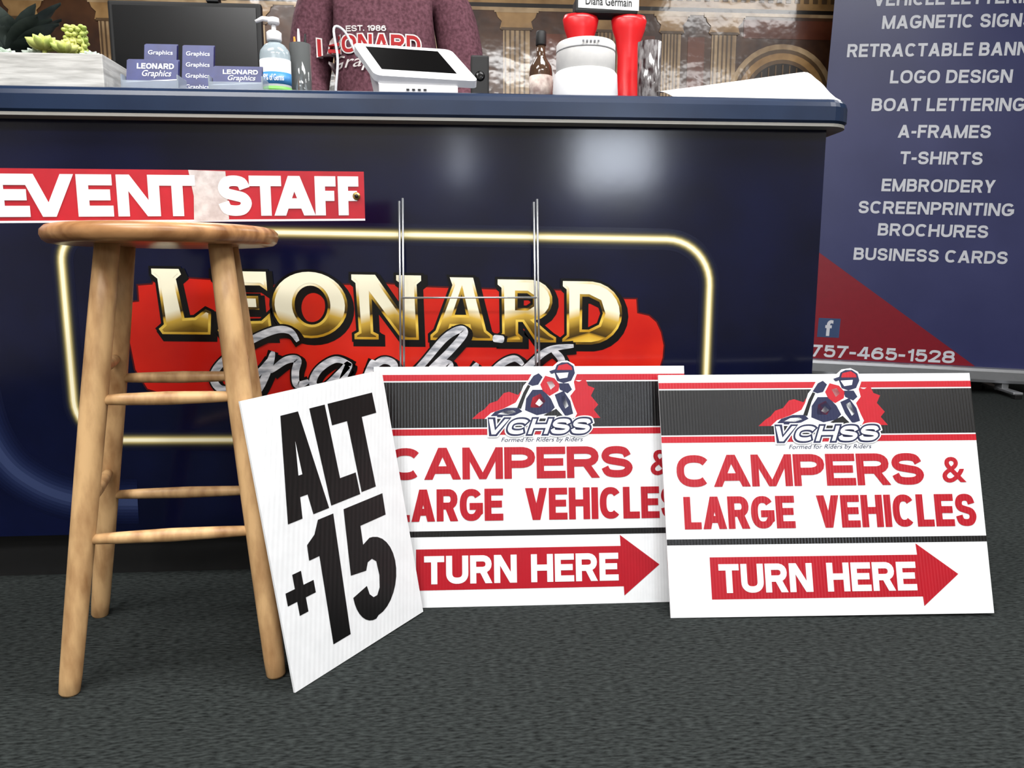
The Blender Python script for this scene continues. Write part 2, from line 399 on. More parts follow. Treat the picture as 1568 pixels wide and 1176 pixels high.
SCR=[[(452,524),(440,508),(415,508),(370,530),(332,562),(322,584),(334,600),(362,594),(392,572),(408,552)],[(414,540),(402,575),(384,606),(356,626)],
 [(408,572),(432,554),(450,553),(446,572),(448,592),(466,586)],[(532,560),(508,552),(482,568),(472,590),(488,597),(514,574),(528,560),(518,586),(530,596)],
 [(566,552),(548,596),(530,630)],[(556,572),(580,553),(598,560),(588,582),(562,594)],
 [(600,598),(640,560),(676,518),(700,503),(707,510),(684,538),(650,572),(634,598)],[(638,590),(664,562),(684,558),(680,578),(684,594),(702,586)],
 [(728,556),(714,580),(718,594),(734,586)],[(800,558),(786,548),(764,558),(746,580),(756,596),(784,584),(806,562),(840,534),(880,527)],[(846,534),(860,548),(862,572),(846,592),(824,592)],[(752,516),(770,518)]]
for si,st in enumerate(SCR):
    pp=smoothpath(st,8)
    for du,dv,wd,off,mt in ((4,4,.026,.0038,print_black),(0,0,.0225,.0042,print_black),(0,0,.0160,.0047,silver)):
        q=[(art(p.x+du,p.y+dv).x,art(p.x+du,p.y+dv).z) for p in pp]
        ribbon(c,q,wd,off+.00003*si,mt,False,mt is silver)
c.done()

# ------------------------------------------------------------ stool
st=B('bar_stool'); SC=V((-.486,1.287,0))
prof=[(.001,.712),(.160,.712),(.170,.7135),(.176,.718),(.179,.726),(.178,.734),(.172,.740),(.164,.742),(.12,.7405),(.001,.740)]
st.lathe(prof,SC,wood_seat,64)
legs={'FL':((-.631,1.147,0),(-.543,1.205,.716)),'FR':((-.313,1.178,0),(-.380,1.226,.716)),
      'BL':((-.715,1.43,0),(-.585,1.36,.716)),'BR':((-.362,1.445,0),(-.412,1.37,.716))}
def lp(k,z): a,b=map(V,legs[k]); return a+(b-a)*(z/.716)
for k in legs:
    zz=[0,.004,.03,.12,.3,.45,.6,.716]; rr=[.013,.0155,.0165,.0175,.0190,.0198,.0193,.018]
    st.tube([lp(k,z) for z in zz],rr,wood,20)
for a,b_,z in (('FL','FR',.249),('FL','FR',.470),('BL','BR',.252),('BL','BR',.478),('FL','BL',.30),('FL','BL',.515),('FR','BR',.30),('FR','BR',.515)):
    p,q=lp(a,z),lp(b_,z); st.tube([p,p*.8+q*.2,(p+q)/2,p*.2+q*.8,q],[.0075,.0095,.011,.0095,.0075],wood,14)
st.done()

# ------------------------------------------------------------ corrugated plastic signs
cw=M('coroplast_white',(230,232,234),.32,flute=.3); cr_=M('coroplast_red',(180,12,32),.32,flute=.4)
ck=M('coroplast_black',(5,5,7),.26,flute=.5,spec=.7); cn=M('coroplast_navy',(22,28,66),.35,flute=.3)
cdr=M('coroplast_deep_red',(168,10,30),.35,flute=.4); ckp=M('placard_black',(6,6,7),.32,flute=.2)
def sheet(b,f,th,mat,n=1):
    vs=[f(0,0),f(1,0),f(1,1),f(0,1),f(0,0,-th),f(1,0,-th),f(1,1,-th),f(0,1,-th)]
    b.add(vs,[[0,1,2,3],[7,6,5,4],[0,4,5,1],[1,5,6,2],[2,6,7,3],[3,7,4,0]],mat)
def rect(b,f,s0,t0,s1,t1,off,mat): b.poly(f,[(s0,t0),(s1,t0),(s1,t1),(s0,t1)],off,mat)
def yard_sign(TL,TR,BR,BL):
    b=B('yard_sign'); f=quad(TL,TR,BR,BL); sheet(b,f,.005,cw)
    rect(b,f,0,.034,1,.060,.0004,cr_); rect(b,f,0,.066,1,.258,.0004,ck); rect(b,f,0,.264,1,.290,.0004,cr_)
    b.caps(f,'CAMPERS',(.042,.342,.822,.475),cdr,sw=.235,gap=.045)
    b.text(f,'&',(.880,.36,.955,.468),cdr,bold=.012)
    b.caps(f,'LARGE',(.058,.515,.405,.648),cdr,sw=.215,gap=.05); b.caps(f,'VEHICLES',(.475,.515,.975,.648),cdr,sw=.215,gap=.05)
    rect(b,f,0,.688,1,.712,.0004,ck)
    rect(b,f,.13,.762,.79,.93,.0004,cdr); b.poly(f,[(.775,.716),(.90,.842),(.785,.968)],.0006,cdr)
    b.caps(f,'TURN',(.155,.79,.445,.905),cw,off=.0010,sw=.22,gap=.065); b.caps(f,'HERE',(.49,.79,.768,.905),cw,off=.0010,sw=.22,gap=.065)
    def A(pts): return [((u-1009)/478.,(v-575)/369.) for u,v in pts]
    P=lambda pts,o,m: b.poly(f,A(pts),o,m)
    P([(1157,657),(1168,647),(1176,642),(1184,633),(1196,629),(1206,617),(1214,615),(1228,620),(1240,604),(1262,592),(1300,590),(1322,600),(1332,594),(1336,606),(1346,610),(1340,622),(1351,636),(1344,644),(1354,657)],.0008,cr_)
    P([(1176,657),(1186,648),(1206,641),(1224,632),(1230,622),(1236,606),(1243,598),(1250,586),(1262,582),(1272,588),(1283,587),(1281,576),(1290,568),(1304,566),(1315,572),(1320,585),(1314,600),(1316,612),(1308,622),(1314,640),(1318,650),(1314,657)],.0011,cw)
    for pts,mt in (
        ([(1184,654),(1192,646),(1210,640),(1228,640),(1234,646),(1222,652),(1204,655)],cn),([(1196,650),(1206,645),(1220,644),(1224,647),(1212,651)],cw),
        ([(1226,640),(1236,616),(1243,604),(1247,606),(1240,620),(1232,642)],ckp),
        ([(1238,644),(1240,626),(1250,612),(1266,612),(1278,626),(1284,640),(1276,648),(1256,652)],cn),
        ([(1246,640),(1250,624),(1262,618),(1270,630),(1262,640)],cr_),([(1254,634),(1260,626),(1266,633),(1260,638)],cw),
        ([(1284,620),(1298,614),(1308,630),(1312,650),(1300,654),(1290,638)],cn),([(1292,624),(1299,620),(1305,638),(1300,642)],cw),
        ([(1266,652),(1286,642),(1296,653),(1284,656)],ckp),
        ([(1250,606),(1243,603),(1252,590),(1260,586),(1266,592),(1259,604)],cn),([(1262,604),(1270,590),(1284,594),(1292,604),(1290,614),(1276,622),(1266,614)],cr_),
        ([(1272,600),(1280,598),(1285,606),(1278,612)],cw),([(1290,602),(1306,602),(1311,612),(1304,618),(1292,612)],cn),
        ([(1284,584),(1288,573),(1296,569),(1306,569),(1314,575),(1316,586),(1310,598),(1298,602),(1288,598)],cn)):
        P(pts,.0014,mt)
    P([(1288,581),(1291,574),(1304,571),(1311,576),(1312,581)],.0017,cr_); P([(1287,586),(1306,585),(1304,593),(1292,595)],.0017,cw)
    P([(1276,583),(1288,579),(1290,583),(1280,587)],.0017,cn)
    b.caps(f,'VCHSS',(.345,.224,.680,.288),cw,off=.0020,sw=.24,gap=.12,shear=.018,outline=[(.20,cw),(.12,cn)])
    b.text(f,'Formed for Riders by Riders',(.40,.302,.66,.326),cn,off=.0006,bold=.0,shear=.006)
    return b.done()
yard_sign((-.178,1.524,.477),(.4686,1.516,.475),(.4686,1.402,0.001),(-.178,1.418,0.001))
yard_sign((.405,1.483,.460),(1.0496,1.447,.4634),(1.042,1.3205,0.001),(.4045,1.3375,0.001))

galv=M('galvanised_wire',(200,202,205),.3,metal=.85)
b=B('wire_sign_stake')
for x in (-.1205,.161):
    for dx in (-.0035,.0035):
        b.tube([(x+dx,1.5325,.47),(x+dx,1.5915,.822 if dx>0 else .816)],.0022,galv,8)
b.tube([(-.1205,1.5555,.617),(.161,1.5555,.617)],.002,galv,8)
b.done()

b=B('number_placard'); o_=V((.003,-.0030,0))
f0=quad(V((-.3506,1.180,.467))+o_,V((-.158,1.458,.480))+o_,V((-.0864,1.4008,0.002))+o_,V((-.273,1.1258,0.001))+o_); sheet(b,f0,.004,cw)
def f(s,t,o=0.): return f0(s*1.22/(1.49-.27*s),t,o)
def fn(s,t,o=0.): return f(s*.95-.04*(t-.475)/.445,t,o)
b.poly(f,[(.165,.45),(.25,.08),(.375,.08),(.468,.45),(.352,.45),(.337,.375),(.283,.375),(.272,.45)],.0005,ckp)
b.poly(f,[(.297,.30),(.325,.30),(.318,.18)],.0009,cw)
b.poly(f,[(.455,.08),(.565,.08),(.58,.36),(.695,.36),(.70,.445),(.485,.445)],.0005,ckp)
b.poly(f,[(.585,.08),(.905,.08),(.91,.162),(.805,.162),(.818,.44),(.712,.44),(.698,.162),(.59,.162)],.0005,ckp)
b.poly(fn,[(.29,.60),(.29,.545),(.355,.52),(.395,.475),(.515,.475),(.525,.92),(.385,.92),(.37,.60)],.0005,ckp)
five=[(.595,.475),(.90,.475),(.905,.56),(.705,.56),(.707,.632),(.76,.618)]+arcp(.755,.765,.18,.147,-80,90,14)+arcp(.735,.79,.155,.13,90,175,8)+[(.695,.785),(.708,.82),(.735,.838),(.765,.838),(.79,.815),(.80,.77),(.79,.715),(.76,.698),(.725,.703),(.705,.73),(.585,.72)]
b.poly(fn,five,.0005,ckp)
b.poly(f,[(.13,.62),(.195,.62),(.195,.67),(.27,.67),(.27,.715),(.195,.715),(.195,.765),(.13,.765),(.13,.715),(.06,.715),(.06,.67),(.13,.67)],.0005,ckp)
b.done()

b=B('event_staff_sign'); f=quad((-.775,1.221,.826),(-.164,1.336,.841),(-.164,1.336,.758),(-.775,1.221,.7425))
ered=M('sign_red',(184,14,34),.4,rgb2=(172,12,30)); sheet(b,f,.004,ered)
rect(b,f,0,.96,1,1.0,.0004,white)
for i,(ch,s0,s1) in enumerate([('E',.085,.168),('V',.150,.272),('E',.277,.36),('N',.370,.472),('S',.615,.700),('T',.695,.778),('A',.757,.866),('F',.866,.922),('F',.930,.968)]):
    if i==8: s0,s1=.928,.984
    b.caps(f,ch,(s0,.10,s1,.89),white,off=.001,sw=.26)
tape=M('packing_tape',(212,206,204),.25,rgb2=(186,176,174),scale=60,bump=.4)
b.poly(f,[(.545,.0),(.637,.02),(.64,.97),(.565,.985),(.552,.97),(.555,.5)],.0006,tape)
b.caps(f,'T',(.470,.10,.560,.89),white,off=.0010,sw=.26)
mm=Matrix.Rotation(math.radians(90),4,'X')
b.lathe([(.0065,-.001),(.0065,.001)],f(.978,.5,.0015),M('brass',(190,160,90),.3,metal=.9),20,M4=mm)
b.lathe([(.0035,-.0016),(.0035,.0016)],f(.978,.5,.0015),blackm,16,M4=mm)
b.done()

# ------------------------------------------------------------ retractable banner
ban=M('banner_blue',(44,48,90),.35,rgb2=(54,58,102),scale=2); banr=M('banner_red',(128,20,36),.35)
btxt=M('banner_text',(205,207,214),.4); alu=M('aluminium',(170,172,176),.35,metal=.7)
b=B('retractable_banner')
P0=V((2.60,4.02,.10)); er=V((.973,-.23,-.034)).normalized(); eu=V((.034,-.008,.999)); eu=(eu-er*eu.dot(er)).normalized()
H=2.24; W=1.27
f=quad(P0-er*W/2+eu*H,P0+er*W/2+eu*H,P0+er*W/2+eu*.06,P0-er*W/2+eu*.06)
sheet(b,f,.002,ban)
def bp(x,z): return ((x+W/2)/W, 1-(z-.1-.06)/(H-.06))
def btext(txt,x0,x1,z,h=.068): 
    a=bp(x0,z+h/2); d=bp(x1,z-h/2); b.caps(f,txt,(a[0],a[1],d[0],d[1]),btxt,off=.002,sw=.2,gap=.11)
for txt,wd,z in [('VEHICLE LETTERING',.86,2.12),('MAGNETIC SIGNS',.75,2.003),('RETRACTABLE BANNERS',1.08,1.86),('LOGO DESIGN',.61,1.722),
    ('BOAT LETTERING',.77,1.577),('A-FRAMES',.47,1.437),('T-SHIRTS',.42,1.297),('EMBROIDERY',.58,1.150),('SCREENPRINTING',.80,1.028),('BROCHURES',.57,.908),('BUSINESS CARDS',.80,.77)]:
    btext(txt,-wd/2-.005,wd/2-.005,z)
b.poly(f,[bp(-W/2,.80),bp(.30,.165),bp(-W/2,.165)],.001,banr)
btext('757-465-1528',-.585,.19,.21,.07)
b.poly(f,[bp(-.56,.40),bp(-.44,.40),bp(-.44,.29),bp(-.56,.29)],.002,M('icon_blue',(52,72,110),.4))
a=bp(-.52,.39);d=bp(-.478,.298); b.text(f,'f',(a[0],a[1],d[0],d[1]),btxt,off=.003,bold=.03)
rz=Matrix.Rotation(math.atan2(-.23,.973),4,'Z')@Matrix.Rotation(math.radians(1.95),4,'Y')
b.box(P0+eu*.02,(1.33,.10,.085),alu,rz,bev=.02)
for sx in (-.45,.45):
    q=P0+er*sx; b.box((q.x,q.y,.03),(.05,.38,.014),alu,Matrix.Rotation(math.atan2(-.23,.973),4,'Z'),bev=.004); b.box((q.x,q.y,.05),(.04,.06,.06),alu,bev=.004)
    for sy in (-.17,.17): b.box((q.x+sy*.23,q.y+sy,.012),(.04,.03,.024),blackm,bev=.003)
b.box(P0+eu*(H+.01),(1.30,.03,.04),alu,rz,bev=.008)
b.tube([P0+V((0,.04,.02)),P0+V((0,.04,0))+eu*H],.012,alu)
b.done()

# ------------------------------------------------------------ wall mural (flat printed wallpaper, glossy wavy vinyl)
b=B('wall_mural')
def mu(u,v,off=0.): return V((.155+(u-738)*.00377,4.395-off,2.19-.00359*v))
def mm_(n,c1,c2,sc=9): return M(n,c1,.4,rgb2=c2,scale=sc,bump=.22,dist=.012,coat=1.,coatr=.1,coatbump=True,detail=2.5)
mb=mm_('mural_brown',(62,36,22),(92,58,34)); mg=mm_('mural_gold',(146,108,62),(190,150,98)); mc=mm_('mural_stone',(152,122,86),(204,174,134))
md=mm_('mural_dark',(20,14,10),(36,26,18)); mr_=mm_('mural_umber',(94,44,24),(118,62,38)); ms=mm_('mural_stone_dark',(88,66,44),(112,86,58))  # md: dark brown print below the frieze and inside the arches
def R(u0,v0,u1,v1,o,m): b.poly(mu,[(u0,v0),(u1,v0),(u1,v1),(u0,v1)],o,m)
R(-60,-150,1700,600,0,mb); R(-60,-60,1700,6,.001,mg); R(-60,6,1700,12,.002,md); R(-60,12,1700,17,.002,mc)
for u0 in range(-50,1690,14): R(u0,-14,u0+8,-4,.003,ms)
for u0,u1 in ((60,100),(180,220),(380,420),(470,510),(650,690),(762,808),(905,945),(1003,1038),(1080,1124),(1290,1330)):
    R(u0+3,44,u1-3,500,.003,mc)
    for k in range(5):
        x=u0+5+(u1-u0-10)*k/5; R(x,46,x+2.6,500,.004,ms)
    b.poly(mu,[(u0-8,18),(u1+8,18),(u1+5,27),(u1-1,33),(u1+2,44),(u0-2,44),(u0+1,33),(u0-5,27)],.005,mg)
    R(u0-10,14,u1+10,20,.006,mc); R(u0,42,u1,46,.006,ms)
for a_,b_ in ((820,895),(1046,1072),(955,995)): R(a_,50,b_,420,.002,mr_)
R(1132,22,1278,50,.002,mr_)
for cx,cv in ((1195,142),(560,140)):
    for i,(r,m) in enumerate(((84,mc),(76,ms),(70,mg),(60,ms),(54,md))):
        b.poly(mu,[(cx-r,420)]+arcp(cx,cv,r,r*1.0,180,360,20)+[(cx+r,420)],.007+.001*i,m)
    for k in range(-4,5): R(cx+k*11-1,cv-math.sqrt(max(0,52**2-(k*11)**2)),cx+k*11+1,420,.013,ms)
    for k in range(0,6): R(cx-50,cv-30+k*16,cx+50,cv-28+k*16,.0135,ms)
b.done()

# ------------------------------------------------------------ items on the counter (top z = 1.03)
T=1.0302
ww=M('whitewashed_wood',(205,204,200),.7,rgb2=(150,149,145),scale=4,stretch=(3,3,30),detail=6,bump=.5,lo=.4,hi=.75)
soil=M('soil',(40,30,22),.9,rgb2=(60,46,34),scale=90,bump=.5)
suc=M('succulent_green',(160,182,84),.5,rgb2=(215,215,130),scale=20); suc2=M('succulent_grey',(150,168,150),.5,rgb2=(190,200,190),scale=20)
b=B('succulent_planter')
for cx,cy,sx,sy in ((-.90,1.615,.386,.014),(-.90,1.735,.386,.014),(-1.086,1.675,.014,.108),(-.714,1.675,.014,.108)): b.box((cx,cy,T+.035),(sx,sy,.070),ww,bev=.002)
b.box((-.9,1.675,T+.028),(.36,.108,.056),soil)
def rosette(b,x,y,z,r,m,n=3):
    for ring in range(n):
        k=8-ring; el=math.radians(25+26*ring)
        for i in range(k):
            a=2*math.pi*(i/k)+ring*.4; d=V((math.cos(a)*math.cos(el),math.sin(a)*math.cos(el),math.sin(el)))
            L_=r*(1-.15*ring); p=V((x,y,z))
            b.tube([p,p+d*L_*.4,p+d*L_*.75,p+d*L_],[r*.10,r*.22,r*.2,.0008],m,8)
for x,y,z,r,m in ((-.845,1.665,T+.092,.038,suc),(-.80,1.655,T+.084,.03,suc),(-.875,1.69,T+.078,.03,suc2),(-.93,1.675,T+.07,.034,suc2),(-.99,1.67,T+.07,.032,suc),(-.755,1.67,T+.072,.026,suc2)):
    b.tube([(x,y,T+.05),(x,y,z)],.005,m,8); rosette(b,x,y,z,r,m)
for i in range(8):
    x=-.785+random.uniform(-.02,.03); y=1.69+random.uniform(-.02,.02); 
    b.tube([(x,y,T+.06),(x,y,T+.13)],.0035,suc,8)
    for k in range(15):
        a=k*2.4; z=T+.078+k*.0046; b.sph((x+math.cos(a)*.006,y+math.sin(a)*.006,z),(.0055,.0055,.004),suc,8)
b.done()
leafd=M('dark_leaf',(30,40,36),.4,rgb2=(84,94,90),scale=12)
b=B('potted_plant'); pc=V((-1.02,1.85,T))
b.lathe([(.035,0),(.038,.01),(.052,.10),(.055,.105),(.05,.108),(.046,.09),(.001,.09)],pc,blackm,28)
for i in range(46):
    a=i*2.399; el=random.uniform(.35,1.4); L_=random.uniform(.13,.24); d=V((math.cos(a)*math.cos(el),.6*math.sin(a)*math.cos(el),math.sin(el)))
    p=pc+V((0,0,.10)); side=d.cross(V((0,0,1))).normalized(); vs=[];fs=[]
    for k in range(8):
        t=k/7; q=p+d*L_*t+V((0,0,-.06*t*t)); wd=.028*math.sin(math.pi*min(1,.06+t*.93))
        up=V((0,0,.006)); vs+=[q-side*wd+up,q,q+side*wd+up]
    for k in range(7):
        for j in range(2): fs.append([3*k+j,3*k+j+1,3*k+j+4,3*k+j+3])
    b.add(vs,fs,leafd,True)
b.done()
b=B('computer_monitor'); mx=-.69
b.box((mx,2.06,1.225),(.38,.022,.25),blackm,bev=.006); b.box((mx,2.078,1.21),(.24,.03,.15),blackm,bev=.01)
b.box((mx,2.0475,1.23),(.355,.002,.215),M('screen_dark',(10,11,13),.25)); b.box((mx,2.08,1.10),(.04,.02,.13),blackm,bev=.004); b.box((mx,2.08,T+.006),(.2,.14,.012),blackm,bev=.005)
b.done()
b=B('webcam'); b.box((-.62,2.06,1.385),(.07,.03,.05),blackm,bev=.01); b.sph((-.62,2.043,1.388),.011,blackg); b.box((-.62,2.06,1.356),(.03,.03,.012),blackm,bev=.002); b.done()

cardb=M('card_blue',(26,34,92),.4,rgb2=(36,46,110)); acry=M('clear_acrylic',(205,215,225),.1,trans=.6); cwh=M('card_print',(225,228,236),.4)
def card_holder(x,y,w,zt,lean=.22):
    b=B('business_card_holder'); h=(zt-T)
    f=quad((x-w/2,y+h*lean,zt),(x+w/2,y+h*lean,zt),(x+w/2,y,T+.004),(x-w/2,y,T+.004))
    for k in range(3):
        g=(lambda k:(lambda s,t,o=0.:f(s,t,o)+V((0,.004*k,.002*k))))(k); sheet(b,g,.0025,cardb)
    if w>.09:
        b.caps(f,'LEONARD',(.2,.10,.92,.28),cwh,off=.0006,sw=.22); b.text(f,'Graphics',(.28,.32,.85,.58),cwh,off=.0006,bold=.01,shear=.04)
        b.poly(f,[(0,.70),(1,.60),(1,.635),(0,.735)],.0006,cwh)
    else:
        for k in range(4): b.text(f,'Graphics',(.12,.1+.2*k,.88,.2+.2*k),cwh,off=.0006,bold=.01)
    b.box((x,y+.016,T+.003),(w+.008,.05,.006),acry,bev=.001); b.box((x,y-.008,T+.012),(w+.008,.003,.022),acry,bev=.001)
    for sx in (-1,1): b.box((x+sx*(w/2+.004),y+.016,T+.018),(.003,.05,.034),acry,bev=.001)
    return b.done()
card_holder(-.622,1.625,.102,1.098); card_holder(-.640,1.71,.068,1.156); card_holder(-.561,1.71,.066,1.155); card_holder(-.452,1.625,.098,1.087)

glass=M('clear_glass',(235,240,240),.05,trans=.9); gel=M('sanitizer_gel',(200,215,222),.12,trans=.45)
b=B('hand_sanitizer_bottle'); p=(-.399,1.74,T)
b.lathe([(.028,0),(.032,.004),(.033,.012),(.033,.108),(.031,.118),(.022,.13),(.013,.135),(.0125,.142)],p,gel,32,sy=.75)
b.lathe([(.0334,.018),(.0334,.098)],p,white,32,sy=.76)
b.lathe([(.0337,.045),(.0337,.07)],p,M('label_blue',(70,140,200),.4),32,sy=.76); b.lathe([(.0339,.03),(.0339,.04)],p,M('label_green',(120,190,90),.4),32,sy=.76)
fl=quad((p[0]-.026,p[1]-.0268,T+.069),(p[0]+.026,p[1]-.0268,T+.069),(p[0]+.026,p[1]-.0268,T+.046),(p[0]-.026,p[1]-.0268,T+.046))
b.text(fl,'99% of Germs',(.05,.2,.95,.8),white,off=.001,bold=.02)
b.lathe([(.015,.138),(.016,.141),(.016,.156),(.012,.159),(.005,.161),(.005,.175)],p,white,24)
b.lathe([(.012,.174),(.013,.177),(.012,.186),(.006,.188)],p,white,24); b.tube([(p[0],p[1],T+.182),(p[0]-.022,p[1]-.006,T+.183),(p[0]-.036,p[1]-.01,T+.175)],[.006,.005,.0035],white,10)
b.done()
b=B('pen_cup'); p=V((-.356,1.80,T)); b.lathe([(.020,0),(.022,.003),(.024,.15),(.0228,.15),(.0208,.006),(.001,.006)],p,glass,28)
for dx,dy,h,m in ((.008,.004,.175,blackm),(-.009,.003,.168,M('pen_orange',(220,140,50),.4)),(.0,-.009,.18,white),(-.003,.01,.165,M('pen_blue',(40,70,150),.4))):
    b.tube([p+V((dx*.4,dy*.4,.008)),p+V((dx*1.3,dy*1.3,h-.02)),p+V((dx*1.45,dy*1.45,h))],[.003,.0035,.002],m,8)
b.done()
b=B('card_payment_terminal'); f=quad((-.230,1.735,1.168),(-.015,1.735,1.158),(.045,1.635,1.070),(-.172,1.635,1.076))
vs=[]; cn_=[]
for cxs,cyt,a0 in ((.93,.10,-90),(.93,.90,0),(.07,.90,90),(.07,.10,180)):
    for k in range(6):
        a=math.radians(a0+18*k); cn_.append((cxs+.07*math.cos(a),cyt+.10*math.sin(a)))
for o in (0,-.016): vs+=[f(s_,t_,o) for s_,t_ in cn_]
m_=len(cn_); b.add(vs,[list(range(m_)),[m_+k for k in range(m_)]]+[[k,(k+1)%m_,m_+(k+1)%m_,m_+k] for k in range(m_)],white)
b.poly(f,[(.11,.10),(.84,.10),(.84,.80),(.11,.80)],.0006,blackg)
b.add([(-.165,1.645,T),(-.0,1.645,T),(-.01,1.75,T),(-.18,1.75,T),(-.165,1.642,1.060),(.0,1.642,1.058),(-.045,1.728,1.125),(-.2,1.728,1.132)],[[0,3,2,1],[0,1,5,4],[1,2,6,5],[2,3,7,6],[3,0,4,7],[4,5,6,7]],white)
for k in range(4): b.box((-.105+.012*k,1.6415,1.05),(.006,.002,.003),blackm)
b.tube(smoothpath([(-.22,1.74,1.14),(-.245,1.735,1.19),(-.268,1.73,1.195),(-.262,1.73,1.13),(-.27,1.74,1.06),(-.262,1.76,T+.004),(-.2,1.8,T+.004)]),.0028,white,8)
b.done()
b=B('desk_speaker'); b.box((.055,1.95,T+.085),(.045,.06,.17),blackm,bev=.005); b.lathe([(.017,0),(.014,.003),(.005,.001)],(.055,1.919,T+.05),blackg,20,M4=mm); b.lathe([(.012,0),(.009,.002),(.003,.001)],(.055,1.919,T+.12),blackg,20,M4=mm); b.done()
b=B('liquor_bottle'); p=(.190,1.77,T)
b.lathe([(.022,0),(.0255,.003),(.0265,.01),(.0265,.09),(.024,.105),(.013,.122),(.010,.13),(.010,.155)],p,M('bottle_brown_glass',(110,84,66),.08,trans=.6),32)
b.lathe([(.0268,.02),(.0268,.082)],p,M('bottle_label',(206,192,182),.6,rgb2=(140,118,112),scale=50),32)
b.lathe([(.0115,.15),(.012,.152),(.012,.178),(.010,.181)],p,blackm,20); b.done()
b=B('label_roll_stack'); p=(.278,1.68,T)
b.lathe([(.066,0),(.071,.003),(.072,.01),(.069,.062),(.066,.066),(.064,.068)],p,white,40)
b.lathe([(.062,.066),(.064,.069),(.064,.124),(.061,.128),(.03,.128),(.028,.11),(.001,.11)],p,M('roll_paper',(214,213,211),.6,rgb2=(200,199,198)),40)
b.lathe([(.0645,.108),(.0645,.111)],p,M('roll_groove',(140,140,142),.5),40)
for k in range(5): b.box((.262+.008*k,1.6152,T+.117),(.004,.002,.004),M('tick_grey',(110,110,114),.5))
b.done()
redp=M('red_plastic',(205,24,30),.3)
b=B('red_display_stand'); y=1.80
for x,zt in ((.285,0),(.398,0)):
    prof=[(.038,0),(.038,.01),(.028,.03),(.025,.09),(.025,.14),(.030,.175),(.038,.196),(.042,.216),(.038,.226)]
    b.lathe(prof,(x,y,T),redp,28,sy=.6)
b.box((.3415,y,T+.006),(.17,.05,.012),redp,bev=.004)
b.box((.3415,y,1.272),(.145,.05,.034),blackm,bev=.006)
f=quad((.275,1.7745,1.298),(.415,1.7745,1.294),(.415,1.7745,1.262),(.275,1.7745,1.266)); sheet(b,f,.002,white); b.text(f,'Diana Germain',(.12,.2,.88,.78),blackm,off=.0006,bold=.015)
b.box((.3415,y,1.315),(.10,.045,.05),blackm,bev=.01)
b.done()
b=B('patterned_tumbler'); p=(.4235,1.70,T)
b.lathe([(.022,0),(.024,.003),(.027,.14),(.0255,.14),(.0225,.008),(.001,.008)],p,M('cut_glass',(200,196,196),.1,trans=.6,rgb2=(70,50,52),scale=3,stretch=(40,40,14)),32,wob=lambda a,z:1+.03*math.sin(a*10+z*90)); b.done()
b=B('paper_sheet'); vs=[];fs=[]; nx,ny=26,8
for j in range(ny+1):
    for i in range(nx+1):
        s_=i/nx; t_=j/ny; x=.455+.36*s_; y=1.595+.16*t_
        h=.045+.052*min(1,s_/.92)**1.0
        if s_>.92: h-=.05*((s_-.92)/.08)**2
        vs.append((x+.02*t_*(s_-.5),y,T+.0015+h*math.sin(t_*1.5)))
for j in range(ny):
    for i in range(nx): k=j*(nx+1)+i; fs.append([k,k+1,k+nx+2,k+nx+1])
o=len(vs); vs+=[(x,y+.0005,z-.0008) for x,y,z in vs]; fs+=[[q+o for q in f_][::-1] for f_ in fs]
b.add(vs,fs,paper,True); b.done()

# ------------------------------------------------------------ person behind the counter
hood=M('maroon_hoodie',(78,42,52),.9,rgb2=(112,70,82),scale=110,bump=.2); jeans=M('denim',(36,44,66),.9); skin=M('skin',(205,160,135),.5,rgb2=(214,170,146),scale=12); hair=M('brown_hair',(58,42,32),.6,rgb2=(80,60,44),stretch=(60,60,6),scale=2)
X0,Y0=-.215,2.38; KZ=1.055
pb=B('person')
def bv(x,y,z): return V((X0+x,Y0+y,z*KZ if z>.2 else z))
vv=[(bv(0,0,.95),(.155,.125)),(bv(0,0,1.08),(.16,.13)),(bv(0,-.01,1.22),(.17,.135)),(bv(0,-.01,1.35),(.17,.13)),(bv(0,0,1.45),(.11,.09)),(bv(0,0,1.52),.058),(bv(0,-.01,1.58),.055),
 (bv(-.13,0,1.425),.085),(bv(-.20,0,1.395),.080),(bv(-.238,-.01,1.14),.066),(bv(-.19,-.16,1.045),.05),(bv(-.13,-.26,1.03),.036),
 (bv(.13,0,1.425),.085),(bv(.20,0,1.395),.080),(bv(.245,-.01,1.14),.070),(bv(.20,-.16,1.045),.05),(bv(.12,-.26,1.03),.036),
 (bv(-.095,0,.86),.095),(bv(-.10,0,.5),.062),(bv(-.105,.02,.09),.042),(bv(-.11,-.09,.045),.04),(bv(-.115,-.16,.035),.032),
 (bv(.095,0,.86),.095),(bv(.10,0,.5),.062),(bv(.105,.02,.09),.042),(bv(.11,-.09,.045),.04),(bv(.115,-.16,.035),.032)]
ee=[(0,1),(1,2),(2,3),(3,4),(4,5),(5,6),(3,7),(7,8),(8,9),(9,10),(10,11),(3,12),(12,13),(13,14),(14,15),(15,16),(0,17),(17,18),(18,19),(19,20),(20,21),(0,22),(22,23),(23,24),(24,25),(25,26)]
bvs,bfs=skinmesh([{'v':vv,'e':ee}],2)
mats=[]
for f_ in bfs:
    q=sum((bvs[i] for i in f_),V())/len(f_)
    mats.append(skin if q.z>1.59 else (blackm if q.z<.085 else (jeans if q.z<.95 else (skin if q.y<Y0-.245 else hood))))
pb.add(bvs,bfs,mats,True)
hp=[bv(.10*math.cos(a),.03+.085*math.sin(a),1.485+.03*math.sin(a)) for a in [2*math.pi*k/24 for k in range(25)]]
pb.tube(hp,.03,hood,10)
